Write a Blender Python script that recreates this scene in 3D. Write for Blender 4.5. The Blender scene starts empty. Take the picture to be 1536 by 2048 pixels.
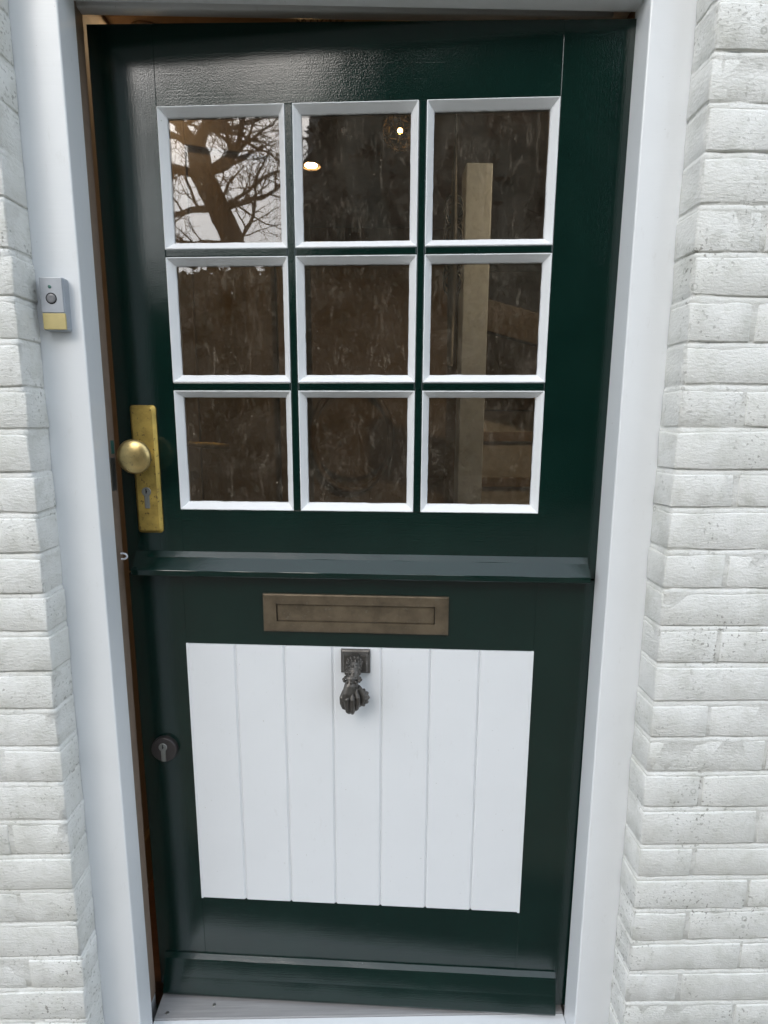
import bpy, bmesh, math, random
from mathutils import Vector, Matrix, noise

random.seed(7)
SC = bpy.context.scene
COL = SC.collection
R = math.radians

# ------------------------------------------------------------------ camera
cam_data = bpy.data.cameras.new('camera')
cam = bpy.data.objects.new('camera', cam_data)
COL.objects.link(cam)
cam_data.sensor_fit = 'VERTICAL'
cam_data.sensor_height = 36.0
cam_data.lens = 1171.5 / 2048 * 36.0
cam_data.shift_x = 8.86 / 2048
cam_data.shift_y = 37.16 / 2048
cam_data.clip_start = 0.02
cam_data.clip_end = 500
PITCH, YAW, ROLL = 0.1775, 0.0219, 0.0040
fwd = Vector((math.sin(YAW) * math.cos(PITCH), math.cos(YAW) * math.cos(PITCH), -math.sin(PITCH)))
rgt = Vector((math.cos(YAW), -math.sin(YAW), 0))
upv = rgt.cross(fwd)
rgt, upv = rgt * math.cos(ROLL) + upv * math.sin(ROLL), upv * math.cos(ROLL) - rgt * math.sin(ROLL)
m = Matrix((rgt, upv, -fwd)).transposed().to_4x4()
m.translation = Vector((-0.00745, -0.98260, 1.31877))
cam.matrix_world = m
SC.camera = cam

# ------------------------------------------------------------------ sky
SUN_EL, SUN_AZ = R(36), R(-24)      # azimuth measured from straight in front of the house (-Y), negative = left
world = bpy.data.worlds.new('World')
SC.world = world
world.use_nodes = True
nt = world.node_tree
nt.nodes.clear()
out = nt.nodes.new('ShaderNodeOutputWorld')
bg = nt.nodes.new('ShaderNodeBackground')
sky = nt.nodes.new('ShaderNodeTexSky')
sky.sky_type = 'NISHITA'
sky.sun_disc = False
sky.sun_elevation = SUN_EL
sky.sun_rotation = math.pi + SUN_AZ * -1
sky.air_density = 1.0
sky.dust_density = 3.0
tc = nt.nodes.new('ShaderNodeTexCoord')
mp = nt.nodes.new('ShaderNodeMapping')
mp.inputs['Scale'].default_value = (1, 1, 2.2)
nz = nt.nodes.new('ShaderNodeTexNoise')
nz.inputs['Scale'].default_value = 2.3
nz.inputs['Detail'].default_value = 7
nz.inputs['Roughness'].default_value = 0.55
rp = nt.nodes.new('ShaderNodeValToRGB')
rp.color_ramp.elements[0].position = 0.36
rp.color_ramp.elements[0].color = (0.62, 0.62, 0.62, 1)
rp.color_ramp.elements[1].position = 0.56
rp.color_ramp.elements[1].color = (0.97, 0.97, 0.97, 1)
mx = nt.nodes.new('ShaderNodeMix')
mx.data_type = 'RGBA'
hs = nt.nodes.new('ShaderNodeHueSaturation')      # cloud takes its light from the sky behind it, washed out
hs.inputs['Saturation'].default_value = 0.30
hs.inputs['Value'].default_value = 0.60
cl = nt.nodes.new('ShaderNodeMix')
cl.data_type = 'RGBA'
cl.blend_type = 'ADD'
cl.inputs['Factor'].default_value = 1.0
cl.inputs['B'].default_value = (6.0, 6.9, 7.9, 1)
nt.links.new(sky.outputs['Color'], hs.inputs['Color'])
nt.links.new(hs.outputs['Color'], cl.inputs['A'])
nt.links.new(cl.outputs['Result'], mx.inputs['B'])
nt.links.new(tc.outputs['Generated'], mp.inputs['Vector'])
nt.links.new(mp.outputs['Vector'], nz.inputs['Vector'])
nt.links.new(nz.outputs['Fac'], rp.inputs['Fac'])
nt.links.new(rp.outputs['Color'], mx.inputs['Factor'])
nt.links.new(sky.outputs['Color'], mx.inputs['A'])
nt.links.new(mx.outputs['Result'], bg.inputs['Color'])
bg.inputs['Strength'].default_value = 0.15
nt.links.new(bg.outputs['Background'], out.inputs['Surface'])

# ------------------------------------------------------------------ sun (veiled by cloud)
sd = bpy.data.lights.new('sun', 'SUN')
sd.energy = 0.5
sd.angle = R(24)
sd.color = (1.0, 0.95, 0.88)
sun = bpy.data.objects.new('sun', sd)
COL.objects.link(sun)
to_sun = Vector((math.sin(SUN_AZ) * math.cos(SUN_EL), -math.cos(SUN_AZ) * math.cos(SUN_EL), math.sin(SUN_EL)))
sun.rotation_euler = to_sun.to_track_quat('Z', 'Y').to_euler()
sun.location = (-2, -3, 6)

SC.view_settings.view_transform = 'Standard'
SC.view_settings.look = 'None'
SC.view_settings.gamma = 1
SC.view_settings.exposure = 0.44
SC.view_settings.use_curve_mapping = False
SC.cycles.max_bounces = 7
SC.cycles.diffuse_bounces = 3
SC.cycles.glossy_bounces = 3
SC.cycles.transmission_bounces = 3
SC.cycles.transparent_max_bounces = 10
SC.cycles.caustics_reflective = False
SC.cycles.caustics_refractive = False
SC.cycles.use_adaptive_sampling = True
SC.cycles.adaptive_threshold = 0.03

# ------------------------------------------------------------------ material helpers
def new_mat(name):
    mt = bpy.data.materials.new(name)
    mt.use_nodes = True
    n = mt.node_tree
    return mt, n, n.nodes['Principled BSDF']

def N(n, kind, **kw):
    o = n.nodes.new('ShaderNode' + kind)
    for k, v in kw.items():
        if k in o.inputs:
            o.inputs[k].default_value = v
        else:
            setattr(o, k, v)
    return o

def coords(n, space='Object', scale=(1, 1, 1)):
    if space == 'World':
        g = N(n, 'NewGeometry').outputs['Position']
    else:
        g = N(n, 'TexCoord').outputs['Object']
    mpn = N(n, 'Mapping')
    mpn.inputs['Scale'].default_value = scale
    n.links.new(g, mpn.inputs['Vector'])
    return mpn.outputs['Vector']

def noise_tex(n, vec, scale, detail=4, rough=0.5):
    t = N(n, 'TexNoise', Scale=scale, Detail=detail, Roughness=rough)
    n.links.new(vec, t.inputs['Vector'])
    return t.outputs['Fac']

def ramp(n, fac, p0, p1, c0=(0, 0, 0, 1), c1=(1, 1, 1, 1)):
    r = N(n, 'ValToRGB')
    r.color_ramp.elements[0].position = p0
    r.color_ramp.elements[1].position = p1
    r.color_ramp.elements[0].color = c0
    r.color_ramp.elements[1].color = c1
    n.links.new(fac, r.inputs['Fac'])
    return r.outputs['Color']

def mix(n, fac, a, b):
    mm = N(n, 'Mix', data_type='RGBA')
    for sock, v in (('A', a), ('B', b)):
        if isinstance(v, tuple):
            mm.inputs[sock].default_value = v
        else:
            n.links.new(v, mm.inputs[sock])
    if isinstance(fac, (int, float)):
        mm.inputs['Factor'].default_value = fac
    else:
        n.links.new(fac, mm.inputs['Factor'])
    return mm.outputs['Result']

def math_n(n, op, a, b=0.0):
    q = N(n, 'Math', operation=op)
    for i, v in enumerate((a, b)):
        if isinstance(v, (int, float)):
            q.inputs[i].default_value = v
        else:
            n.links.new(v, q.inputs[i])
    return q.outputs[0]

def bump(n, bsdf, height, strength, dist, chain=None):
    b = N(n, 'Bump', Strength=strength, Distance=dist)
    n.links.new(height, b.inputs['Height'])
    if chain:
        n.links.new(chain, b.inputs['Normal'])
    n.links.new(b.outputs['Normal'], bsdf.inputs['Normal'])
    return b.outputs['Normal']

def C4(r, g, b):
    return (r, g, b, 1)

def simple(name, col, rough=0.5, metal=0.0):
    mt, n, b = new_mat(name)
    v = coords(n)
    f = noise_tex(n, v, 35, 4)
    dark = tuple(c * 0.86 for c in col[:3]) + (1,)
    n.links.new(mix(n, ramp(n, f, 0.35, 0.65), col, dark), b.inputs['Base Color'])
    b.inputs['Roughness'].default_value = rough
    b.inputs['Metallic'].default_value = metal
    bump(n, b, noise_tex(n, v, 220, 3), 0.08, 0.001)
    return mt

# painted brick ------------------------------------------------------
def mat_brick_paint():
    mt, n, b = new_mat('white_masonry_paint')
    v = coords(n, 'World')
    big = noise_tex(n, v, 5.5, 5, 0.6)
    mid = noise_tex(n, v, 24, 4, 0.65)
    fine = noise_tex(n, v, 300, 2, 0.6)
    speck = noise_tex(n, v, 150, 2, 0.5)
    c = mix(n, ramp(n, big, 0.40, 0.66), C4(0.735, 0.73, 0.70), C4(0.66, 0.655, 0.615))
    c = mix(n, math_n(n, 'MULTIPLY', ramp(n, mid, 0.48, 0.72), 0.55), c, C4(0.50, 0.50, 0.44))
    # chips and pits where the stone shows through, gathered in patches
    patch = ramp(n, noise_tex(n, v, 9, 3), 0.46, 0.66)
    pits = math_n(n, 'MULTIPLY', ramp(n, speck, 0.60, 0.66), patch)
    c = mix(n, math_n(n, 'MULTIPLY', pits, 0.75), c, C4(0.20, 0.19, 0.16))
    vs = coords(n, 'World', (60, 60, 190))
    scr = ramp(n, noise_tex(n, vs, 1.6, 5, 0.7), 0.62, 0.70)
    c = mix(n, math_n(n, 'MULTIPLY', scr, 0.35), c, C4(0.36, 0.35, 0.30))
    vor = N(n, 'TexVoronoi', Scale=34.0)
    n.links.new(v, vor.inputs['Vector'])
    ring = math_n(n, 'ABSOLUTE', math_n(n, 'SUBTRACT', vor.outputs['Distance'], 0.17))
    ring = ramp(n, ring, 0.02, 0.06, C4(1, 1, 1), C4(0, 0, 0))
    sel = ramp(n, noise_tex(n, v, 4.5, 2), 0.56, 0.64)
    sepc = N(n, 'SeparateColor')
    n.links.new(vor.outputs['Color'], sepc.inputs['Color'])
    keep = ramp(n, sepc.outputs[0], 0.52, 0.56)
    ring = math_n(n, 'MULTIPLY', math_n(n, 'MULTIPLY', ring, sel), keep)
    c = mix(n, math_n(n, 'MULTIPLY', ring, 0.55), c, C4(0.30, 0.30, 0.26))
    n.links.new(c, b.inputs['Base Color'])
    b.inputs['Roughness'].default_value = 0.72
    nb = bump(n, b, mid, 0.30, 0.007)
    vh = coords(n, 'World', (1, 1, 2.6))
    nb = bump(n, b, noise_tex(n, vh, 95, 4, 0.65), 0.6, 0.0032, nb)
    nb = bump(n, b, fine, 0.45, 0.0012, nb)
    return mt

def mat_white_gloss(name='white_gloss_paint', col=(0.76, 0.775, 0.785, 1), rough=0.28, brush=(6, 6, 260)):
    mt, n, b = new_mat(name)
    v = coords(n, 'World')
    c = mix(n, math_n(n, 'MULTIPLY', ramp(n, noise_tex(n, v, 7, 4), 0.45, 0.75), 0.35), col, tuple(x * 0.93 for x in col[:3]) + (1,))
    sp = ramp(n, noise_tex(n, v, 180, 2), 0.755, 0.775)
    c = mix(n, math_n(n, 'MULTIPLY', sp, 0.5), c, C4(0.35, 0.33, 0.29))
    scuff = math_n(n, 'MULTIPLY', ramp(n, noise_tex(n, coords(n, 'World', (3, 3, 1)), 22, 5, 0.7), 0.62, 0.74), 0.16)
    c = mix(n, scuff, c, C4(0.45, 0.43, 0.38))
    n.links.new(c, b.inputs['Base Color'])
    b.inputs['Roughness'].default_value = rough
    b.inputs['Specular IOR Level'].default_value = 0.45
    vb = coords(n, 'World', brush)
    nb = bump(n, b, noise_tex(n, vb, 1.0, 4, 0.6), 0.10, 0.0015)
    bump(n, b, noise_tex(n, v, 16, 3), 0.10, 0.004, nb)
    return mt

def mat_green(name, brush):
    mt, n, b = new_mat(name)
    v = coords(n)
    c = mix(n, ramp(n, noise_tex(n, v, 9, 4), 0.35, 0.7), C4(0.0026, 0.0140, 0.0108), C4(0.0040, 0.0180, 0.0138))
    dust = ramp(n, noise_tex(n, v, 210, 2), 0.765, 0.785)
    c = mix(n, math_n(n, 'MULTIPLY', dust, 0.5), c, C4(0.25, 0.30, 0.28))
    n.links.new(c, b.inputs['Base Color'])
    b.inputs['Roughness'].default_value = 0.16
    n.links.new(math_n(n, 'ADD', 0.03, math_n(n, 'MULTIPLY', noise_tex(n, v, 14, 4), 0.10)), b.inputs['Roughness'])
    b.inputs['Specular IOR Level'].default_value = 0.56
    vb = coords(n, 'Object', brush)
    nb = bump(n, b, noise_tex(n, vb, 1.0, 4, 0.65), 0.14, 0.0008)
    nb = bump(n, b, noise_tex(n, v, 380, 2), 0.34, 0.0005, nb)
    bump(n, b, noise_tex(n, v, 12, 2), 0.12, 0.004, nb)
    return mt

def mat_brass(name, base, spot, rough=0.3, metal=1.0, wear=0.9):
    mt, n, b = new_mat(name)
    v = coords(n)
    t = ramp(n, noise_tex(n, v, 28, 5, 0.6), 0.38, 0.68)
    c = mix(n, t, base, tuple(x * 0.58 for x in base[:3]) + (1,))
    sp = math_n(n, 'MULTIPLY', ramp(n, noise_tex(n, v, 150, 3, 0.6), 0.63, 0.67), wear)
    c = mix(n, sp, c, spot)
    n.links.new(c, b.inputs['Base Color'])
    n.links.new(math_n(n, 'SUBTRACT', metal, math_n(n, 'MULTIPLY', sp, 0.8 * metal)), b.inputs['Metallic'])
    n.links.new(math_n(n, 'ADD', rough, math_n(n, 'MULTIPLY', noise_tex(n, v, 45, 4), 0.22)), b.inputs['Roughness'])
    bump(n, b, noise_tex(n, v, 160, 4), 0.10, 0.0008)
    return mt

def mat_glass():
    mt, n, b = new_mat('old_window_glass')
    n.nodes.remove(b)
    outn = n.nodes['Material Output']
    v = coords(n)
    wob = N(n, 'Bump', Strength=0.022, Distance=0.004)
    n.links.new(noise_tex(n, v, 13, 2), wob.inputs['Height'])
    gl = N(n, 'BsdfGlossy', Roughness=0.015)
    n.links.new(wob.outputs['Normal'], gl.inputs['Normal'])
    tr = N(n, 'BsdfTransparent')
    tr.inputs['Color'].default_value = (0.93, 0.93, 0.92, 1)
    fr = N(n, 'Fresnel', IOR=1.88)
    m1 = N(n, 'MixShader')
    n.links.new(fr.outputs['Fac'], m1.inputs['Fac'])
    n.links.new(tr.outputs['BSDF'], m1.inputs[1])
    n.links.new(gl.outputs['BSDF'], m1.inputs[2])
    # wiping marks, scratches of old paint and dust
    vs = coords(n, 'Object', (38, 38, 11))
    haze = ramp(n, noise_tex(n, v, 16, 6, 0.7), 0.25, 0.85)
    ws = N(n, 'TexNoise', Scale=1.5, Detail=6.0, Roughness=0.75, Distortion=1.6)
    n.links.new(vs, ws.inputs['Vector'])
    streak = ramp(n, ws.outputs['Fac'], 0.54, 0.70)
    spk = ramp(n, noise_tex(n, v, 170, 3, 0.6), 0.70, 0.73)
    wr = N(n, 'TexNoise', Scale=30.0, Detail=7.0, Roughness=0.7, Distortion=2.5)
    n.links.new(v, wr.inputs['Vector'])
    scr = math_n(n, 'MULTIPLY', ramp(n, math_n(n, 'ABSOLUTE', math_n(n, 'SUBTRACT', wr.outputs['Fac'], 0.5)), 0.0, 0.012, C4(1, 1, 1), C4(0, 0, 0)),
                 ramp(n, noise_tex(n, v, 11, 3), 0.55, 0.68))
    d = math_n(n, 'ADD', math_n(n, 'MULTIPLY', haze, 0.072), math_n(n, 'MULTIPLY', streak, 0.11))
    d = math_n(n, 'ADD', d, math_n(n, 'MULTIPLY', spk, 0.32))
    d = math_n(n, 'ADD', d, math_n(n, 'MULTIPLY', scr, 0.20))
    df = N(n, 'BsdfDiffuse')
    df.inputs['Color'].default_value = (0.60, 0.51, 0.40, 1)
    m2 = N(n, 'MixShader')
    n.links.new(d, m2.inputs['Fac'])
    n.links.new(m1.outputs['Shader'], m2.inputs[1])
    n.links.new(df.outputs['BSDF'], m2.inputs[2])
    n.links.new(m2.outputs['Shader'], outn.inputs['Surface'])
    return mt

def mat_wood(name, a, bcol, rough=0.6, scale=(3, 40, 40)):
    mt, n, b = new_mat(name)
    v = coords(n, 'Object', scale)
    f = noise_tex(n, v, 1.5, 7, 0.65)
    n.links.new(mix(n, ramp(n, f, 0.35, 0.68), a, bcol), b.inputs['Base Color'])
    b.inputs['Roughness'].default_value = rough
    bump(n, b, f, 0.35, 0.0015)
    return mt

def mat_leaf(name, a, bcol):
    mt, n, b = new_mat(name)
    v = coords(n)
    n.links.new(mix(n, ramp(n, noise_tex(n, v, 2.2, 3), 0.35, 0.65), a, bcol), b.inputs['Base Color'])
    b.inputs['Roughness'].default_value = 0.6
    return mt

def mat_emit(name, col, s):
    mt, n, b = new_mat(name)
    b.inputs['Base Color'].default_value = col
    b.inputs['Emission Color'].default_value = col
    b.inputs['Emission Strength'].default_value = s
    return mt

M = dict(
    brick=mat_brick_paint(),
    white=mat_white_gloss(),
    bead=mat_white_gloss('white_bead_paint', (0.80, 0.81, 0.82, 1), 0.30, (40, 40, 60)),
    board=mat_white_gloss('white_board_paint', (0.74, 0.755, 0.77, 1), 0.34, (220, 220, 5)),
    green_h=mat_green('green_gloss_paint_across', (7, 7, 330)),
    green_v=mat_green('green_gloss_paint_upright', (330, 330, 7)),
    brass=mat_brass('worn_brass', C4(0.60, 0.42, 0.11), C4(0.09, 0.05, 0.015), 0.36, 0.72),
    knob=mat_brass('rubbed_brass', C4(0.66, 0.50, 0.22), C4(0.25, 0.18, 0.08), 0.20, 0.9),
    bronze=mat_brass('dull_bronze', C4(0.170, 0.132, 0.088), C4(0.21, 0.21, 0.18), 0.40, 0.55, 0.25),
    iron=mat_brass('dark_cast_metal', C4(0.135, 0.124, 0.112), C4(0.07, 0.06, 0.05), 0.34, 0.7),
    rose=simple('dark_brown_metal', C4(0.062, 0.054, 0.052), 0.35, 0.5),
    steel=simple('dull_lock_steel', C4(0.30, 0.30, 0.28), 0.35, 0.8),
    black=simple('black_slot', C4(0.004, 0.004, 0.004), 0.7),
    glass=mat_glass(),
    sill=mat_wood('weathered_grey_oak', C4(0.35, 0.345, 0.345), C4(0.28, 0.275, 0.275), 0.55, (4, 130, 130)),
    sillpaint=mat_white_gloss('white_sill_paint', (0.76, 0.78, 0.80, 1), 0.4),
    plastic=simple('silver_grey_plastic', C4(0.40, 0.42, 0.45), 0.32, 0.25),
    plastic2=simple('grey_plastic_side', C4(0.36, 0.39, 0.43), 0.42),
    button=simple('smoky_button', C4(0.20, 0.20, 0.21), 0.3),
    led=simple('green_lens', C4(0.06, 0.16, 0.13), 0.15),
    yellow=simple('aged_yellow_label', C4(0.56, 0.46, 0.20), 0.4),
    whiteplastic=simple('white_plastic', C4(0.78, 0.79, 0.82), 0.3),
    inwall=simple('warm_plaster', C4(0.24, 0.18, 0.13), 0.8),
    inwall2=simple('brown_panelling', C4(0.27, 0.180, 0.092), 0.6),
    inceil=simple('ceiling_plaster', C4(0.36, 0.28, 0.22), 0.8),
    infloor=mat_wood('brown_floor', C4(0.16, 0.07, 0.035), C4(0.10, 0.045, 0.022), 0.5),
    inwood=mat_wood('dark_oak', C4(0.22, 0.145, 0.072), C4(0.15, 0.098, 0.048), 0.5, (30, 30, 2)),
    cream=simple('cream_paint', C4(0.42, 0.39, 0.33), 0.5),
    darkstring=simple('dark_stair_wood', C4(0.075, 0.052, 0.033), 0.6),
    taupe=simple('rebate_shade_taupe', C4(0.27, 0.20, 0.15), 0.5),  # warm shade on the white jamb rebate, put into the colour
    postwhite=simple('post_paint', C4(0.52, 0.58, 0.64), 0.5),
    sidefill=mat_emit('side_fill_lens', C4(1.0, 0.74, 0.44), 760),  # emitter of the added fill, out of view
    dimspot=mat_emit('dim_spot_lens', C4(1.0, 0.76, 0.46), 110),
    spire=simple('blackened_iron', C4(0.025, 0.023, 0.022), 0.5),
    step=simple('grey_stone', C4(0.085, 0.083, 0.080), 0.8),
    paving=simple('garden_paving', C4(0.24, 0.215, 0.18), 0.85),
    grass=simple('lawn', C4(0.028, 0.045, 0.014), 0.9),
    bark=mat_wood('brown_bark', C4(0.075, 0.055, 0.035), C4(0.045, 0.034, 0.022), 0.9, (9, 9, 2)),
    leaf=mat_leaf('dark_hedge_leaf', C4(0.030, 0.040, 0.016), C4(0.055, 0.055, 0.022)),
    needle=mat_leaf('dark_conifer_needle', C4(0.016, 0.026, 0.012), C4(0.030, 0.036, 0.016)),
    spot=mat_emit('lit_spot_lens', C4(1.0, 0.62, 0.26), 70),
    bulb=mat_emit('lit_bulb', C4(1.0, 0.52, 0.14), 22),
)

# ------------------------------------------------------------------ object helpers
def link(name, me, mat=None, parent=None):
    o = bpy.data.objects.new(name, me)
    COL.objects.link(o)
    if mat and not me.materials:
        me.materials.append(M[mat])
    if parent:
        o.parent = parent
    return o

def from_bm(name, bm, mat, parent=None, smooth=False):
    me = bpy.data.meshes.new(name)
    bm.normal_update()
    bm.to_mesh(me)
    bm.free()
    if smooth:
        for p in me.polygons:
            p.use_smooth = True
    return link(name, me, mat, parent)

def empty(name, loc=(0, 0, 0), rot=(0, 0, 0)):
    o = bpy.data.objects.new(name, None)
    o.empty_display_size = 0.1
    COL.objects.link(o)
    o.location = loc
    o.rotation_euler = rot
    return o

def tag(o, label=None, cat=None, group=None, kind=None):
    if label: o['label'] = label
    if cat: o['category'] = cat
    if group: o['group'] = group
    if kind: o['kind'] = kind
    return o

def bm_box(bm, x0, x1, y0, y1, z0, z1, bev=0.0, seg=2):
    """adds a box (optionally bevelled) to bm"""
    t = bmesh.new()
    vs = [t.verts.new((x, y, z)) for x in (x0, x1) for y in (y0, y1) for z in (z0, z1)]
    for f in ((0, 1, 3, 2), (4, 6, 7, 5), (0, 4, 5, 1), (2, 3, 7, 6), (0, 2, 6, 4), (1, 5, 7, 3)):
        t.faces.new([vs[i] for i in f])
    bmesh.ops.recalc_face_normals(t, faces=t.faces)
    if bev:
        bmesh.ops.bevel(t, geom=list(t.edges), offset=bev, segments=seg, profile=0.5, affect='EDGES')
    merge(bm, t)

def merge(bm, t):
    me = bpy.data.meshes.new('tmp')
    t.to_mesh(me)
    t.free()
    bm.from_mesh(me)
    bpy.data.meshes.remove(me)

def bm_prism(bm, pts, axis, a, b, bev=0.0):
    """extrude polygon pts (2D) along axis 'x','y','z' from a to b"""
    t = bmesh.new()
    def P(p, w):
        return {'x': (w, p[0], p[1]), 'y': (p[0], w, p[1]), 'z': (p[0], p[1], w)}[axis]
    lo = [t.verts.new(P(p, a)) for p in pts]
    hi = [t.verts.new(P(p, b)) for p in pts]
    k = len(pts)
    t.faces.new(lo)
    t.faces.new(list(reversed(hi)))
    for i in range(k):
        t.faces.new((lo[i], hi[i], hi[(i + 1) % k], lo[(i + 1) % k]))
    bmesh.ops.recalc_face_normals(t, faces=t.faces)
    if bev:
        es = [e for e in t.edges if e.calc_face_angle(0) > 0.3]
        bmesh.ops.bevel(t, geom=es, offset=bev, segments=2, profile=0.5, affect='EDGES')
    merge(bm, t)

def bm_lathe(bm, prof, center, axis='y', seg=32, flip=1):
    """prof list of (r, h) revolved about axis through center; h goes along +axis*flip"""
    rings = []
    for r, h in prof:
        ring = []
        for i in range(seg):
            a = 2 * math.pi * i / seg
            c, s = math.cos(a) * r, math.sin(a) * r
            if axis == 'y':
                p = (center[0] + c, center[1] + h * flip, center[2] + s)
            elif axis == 'z':
                p = (center[0] + c, center[1] + s, center[2] + h * flip)
            else:
                p = (center[0] + h * flip, center[1] + c, center[2] + s)
            ring.append(bm.verts.new(p))
        rings.append(ring)
    fs = []
    for a, b in zip(rings, rings[1:]):
        for i in range(seg):
            fs.append(bm.faces.new((a[i], a[(i + 1) % seg], b[(i + 1) % seg], b[i])))
    fs.append(bm.faces.new(rings[0]))
    fs.append(bm.faces.new(rings[-1]))
    bmesh.ops.recalc_face_normals(bm, faces=fs)

def bm_tube(bm, pts, rads, seg=6, cap=True):
    rings = []
    prev = None
    for i, p in enumerate(pts):
        p = Vector(p)
        d = (Vector(pts[min(i + 1, len(pts) - 1)]) - Vector(pts[max(i - 1, 0)])).normalized()
        u = d.orthogonal().normalized() if prev is None else (prev - d * prev.dot(d)).normalized()
        prev = u
        w = d.cross(u)
        rr = rads[i]
        ru, rw = rr if isinstance(rr, tuple) else (rr, rr)
        rings.append([bm.verts.new(p + u * math.cos(2 * math.pi * k / seg) * ru + w * math.sin(2 * math.pi * k / seg) * rw) for k in range(seg)])
    fs = []
    for a, b in zip(rings, rings[1:]):
        for k in range(seg):
            fs.append(bm.faces.new((a[k], a[(k + 1) % seg], b[(k + 1) % seg], b[k])))
    if cap:
        fs.append(bm.faces.new(rings[0]))
        fs.append(bm.faces.new(list(reversed(rings[-1]))))
    return fs

def box_part(name, dims, mat, parent, bev=0.001, seg=2):
    bm = bmesh.new()
    bm_box(bm, *dims, bev=bev, seg=seg)
    return from_bm(name, bm, mat, parent)

# ------------------------------------------------------------------ dimensions (metres)
BL, BR = -0.5612, 0.5136         # brick reveals
YF = 0.0661                      # face of the frame
YD = 0.1272                      # edge of the door stop
YR = 0.200                       # inside face of the frame
FIL, FIR = -0.4877, 0.4414       # clear opening at the stop
RBL, RBR = -0.5087, 0.4572       # rebate
HEAD, HEADR = 2.0015, 2.0355

# ------------------------------------------------------------------ ground and garden floor
bm = bmesh.new()
bm_box(bm, -60, 60, -80, 40, -0.5, -0.16)
tag(from_bm('ground', bm, 'grass'), kind='structure')
path = empty('path', (0, 0, 0))
tag(path, kind='structure')
slab_me = None
for j in range(13):
    for i in range(15):
        x = -3.6 + i * 0.505 + (0.25 if j % 2 else 0)
        y = -0.62 - j * 0.505
        if slab_me is None:
            b_ = bmesh.new()
            bm_box(b_, -0.248, 0.248, -0.248, 0.248, -0.05, 0.0, bev=0.005)
            o = from_bm('paving_slab', b_, 'paving', path)
            slab_me = o.data
        else:
            o = link('paving_slab', slab_me, None, path)
        o.location = (x, y, -0.118 + random.uniform(-0.002, 0.002))
bm = bmesh.new()
bm_box(bm, -0.75, 0.72, -0.34, 0.04, -0.16, -0.055, bev=0.008)
tag(from_bm('doorstep', bm, 'step'), 'grey stone doorstep lying below the white door sill', 'doorstep')

# ------------------------------------------------------------------ brick walls
ZL = [1.8692, 1.8034, 1.7325, 1.6623, 1.5887, 1.5183, 1.4535, 1.3784, 1.3109, 1.24, 1.1723, 1.1029, 1.0327, 0.9644, 0.8906,
      0.8198, 0.7472, 0.6768, 0.5986, 0.5279, 0.4544, 0.3813, 0.3055, 0.2336, 0.1612]
ZR = [1.8764, 1.807, 1.7385, 1.6636, 1.5933, 1.5263, 1.4552, 1.3878, 1.3187, 1.2478, 1.1828, 1.1092, 1.0391, 0.97, 0.9003,
      0.8278, 0.7556, 0.6856, 0.613, 0.5333, 0.4647, 0.3924, 0.3207, 0.2509, 0.1771]
def extend(zs):
    zs = list(zs)
    while zs[0] < 2.16:
        zs.insert(0, zs[0] + 0.0705)
    while zs[-1] > -0.15:
        zs.append(zs[-1] - 0.0715)
    return zs

def brick_mesh(L, seed):
    """a hand-made brick, front at y=0, from x=0..L, z=0..1 (scaled per course)"""
    rnd = random.Random(seed)
    bm = bmesh.new()
    H, D = 0.0605, 0.0642
    bm_box(bm, 0, L, 0, D, 0, H, bev=0.0030, seg=2)
    bmesh.ops.subdivide_edges(bm, edges=[e for e in bm.edges if e.calc_length() > 0.07], cuts=3)
    off = Vector((rnd.uniform(0, 90), rnd.uniform(0, 90), rnd.uniform(0, 90)))
    for v in bm.verts:
        k = noise.noise_vector(v.co * 26 + off) * 0.0028 + noise.noise_vector(v.co * 70 + off) * 0.0013
        v.co += Vector((k.x * (0.5 if v.co.x > 0.02 and v.co.x < L - .02 else 1), k.y * 0.65, k.z))
        v.co.z /= H
    bmesh.ops.triangulate(bm, faces=[f for f in bm.faces if len(f.verts) > 4])
    me = bpy.data.meshes.new('brick')
    bm.normal_update()
    bm.to_mesh(me)
    bm.free()
    for p in me.polygons:
        p.use_smooth = True
    me.materials.append(M['brick'])
    return me

STRETCH, HEADER = 0.218, 0.104
ST = [brick_mesh(STRETCH, 10 + i) for i in range(8)]
HD = [brick_mesh(HEADER, 40 + i) for i in range(8)]

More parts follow.
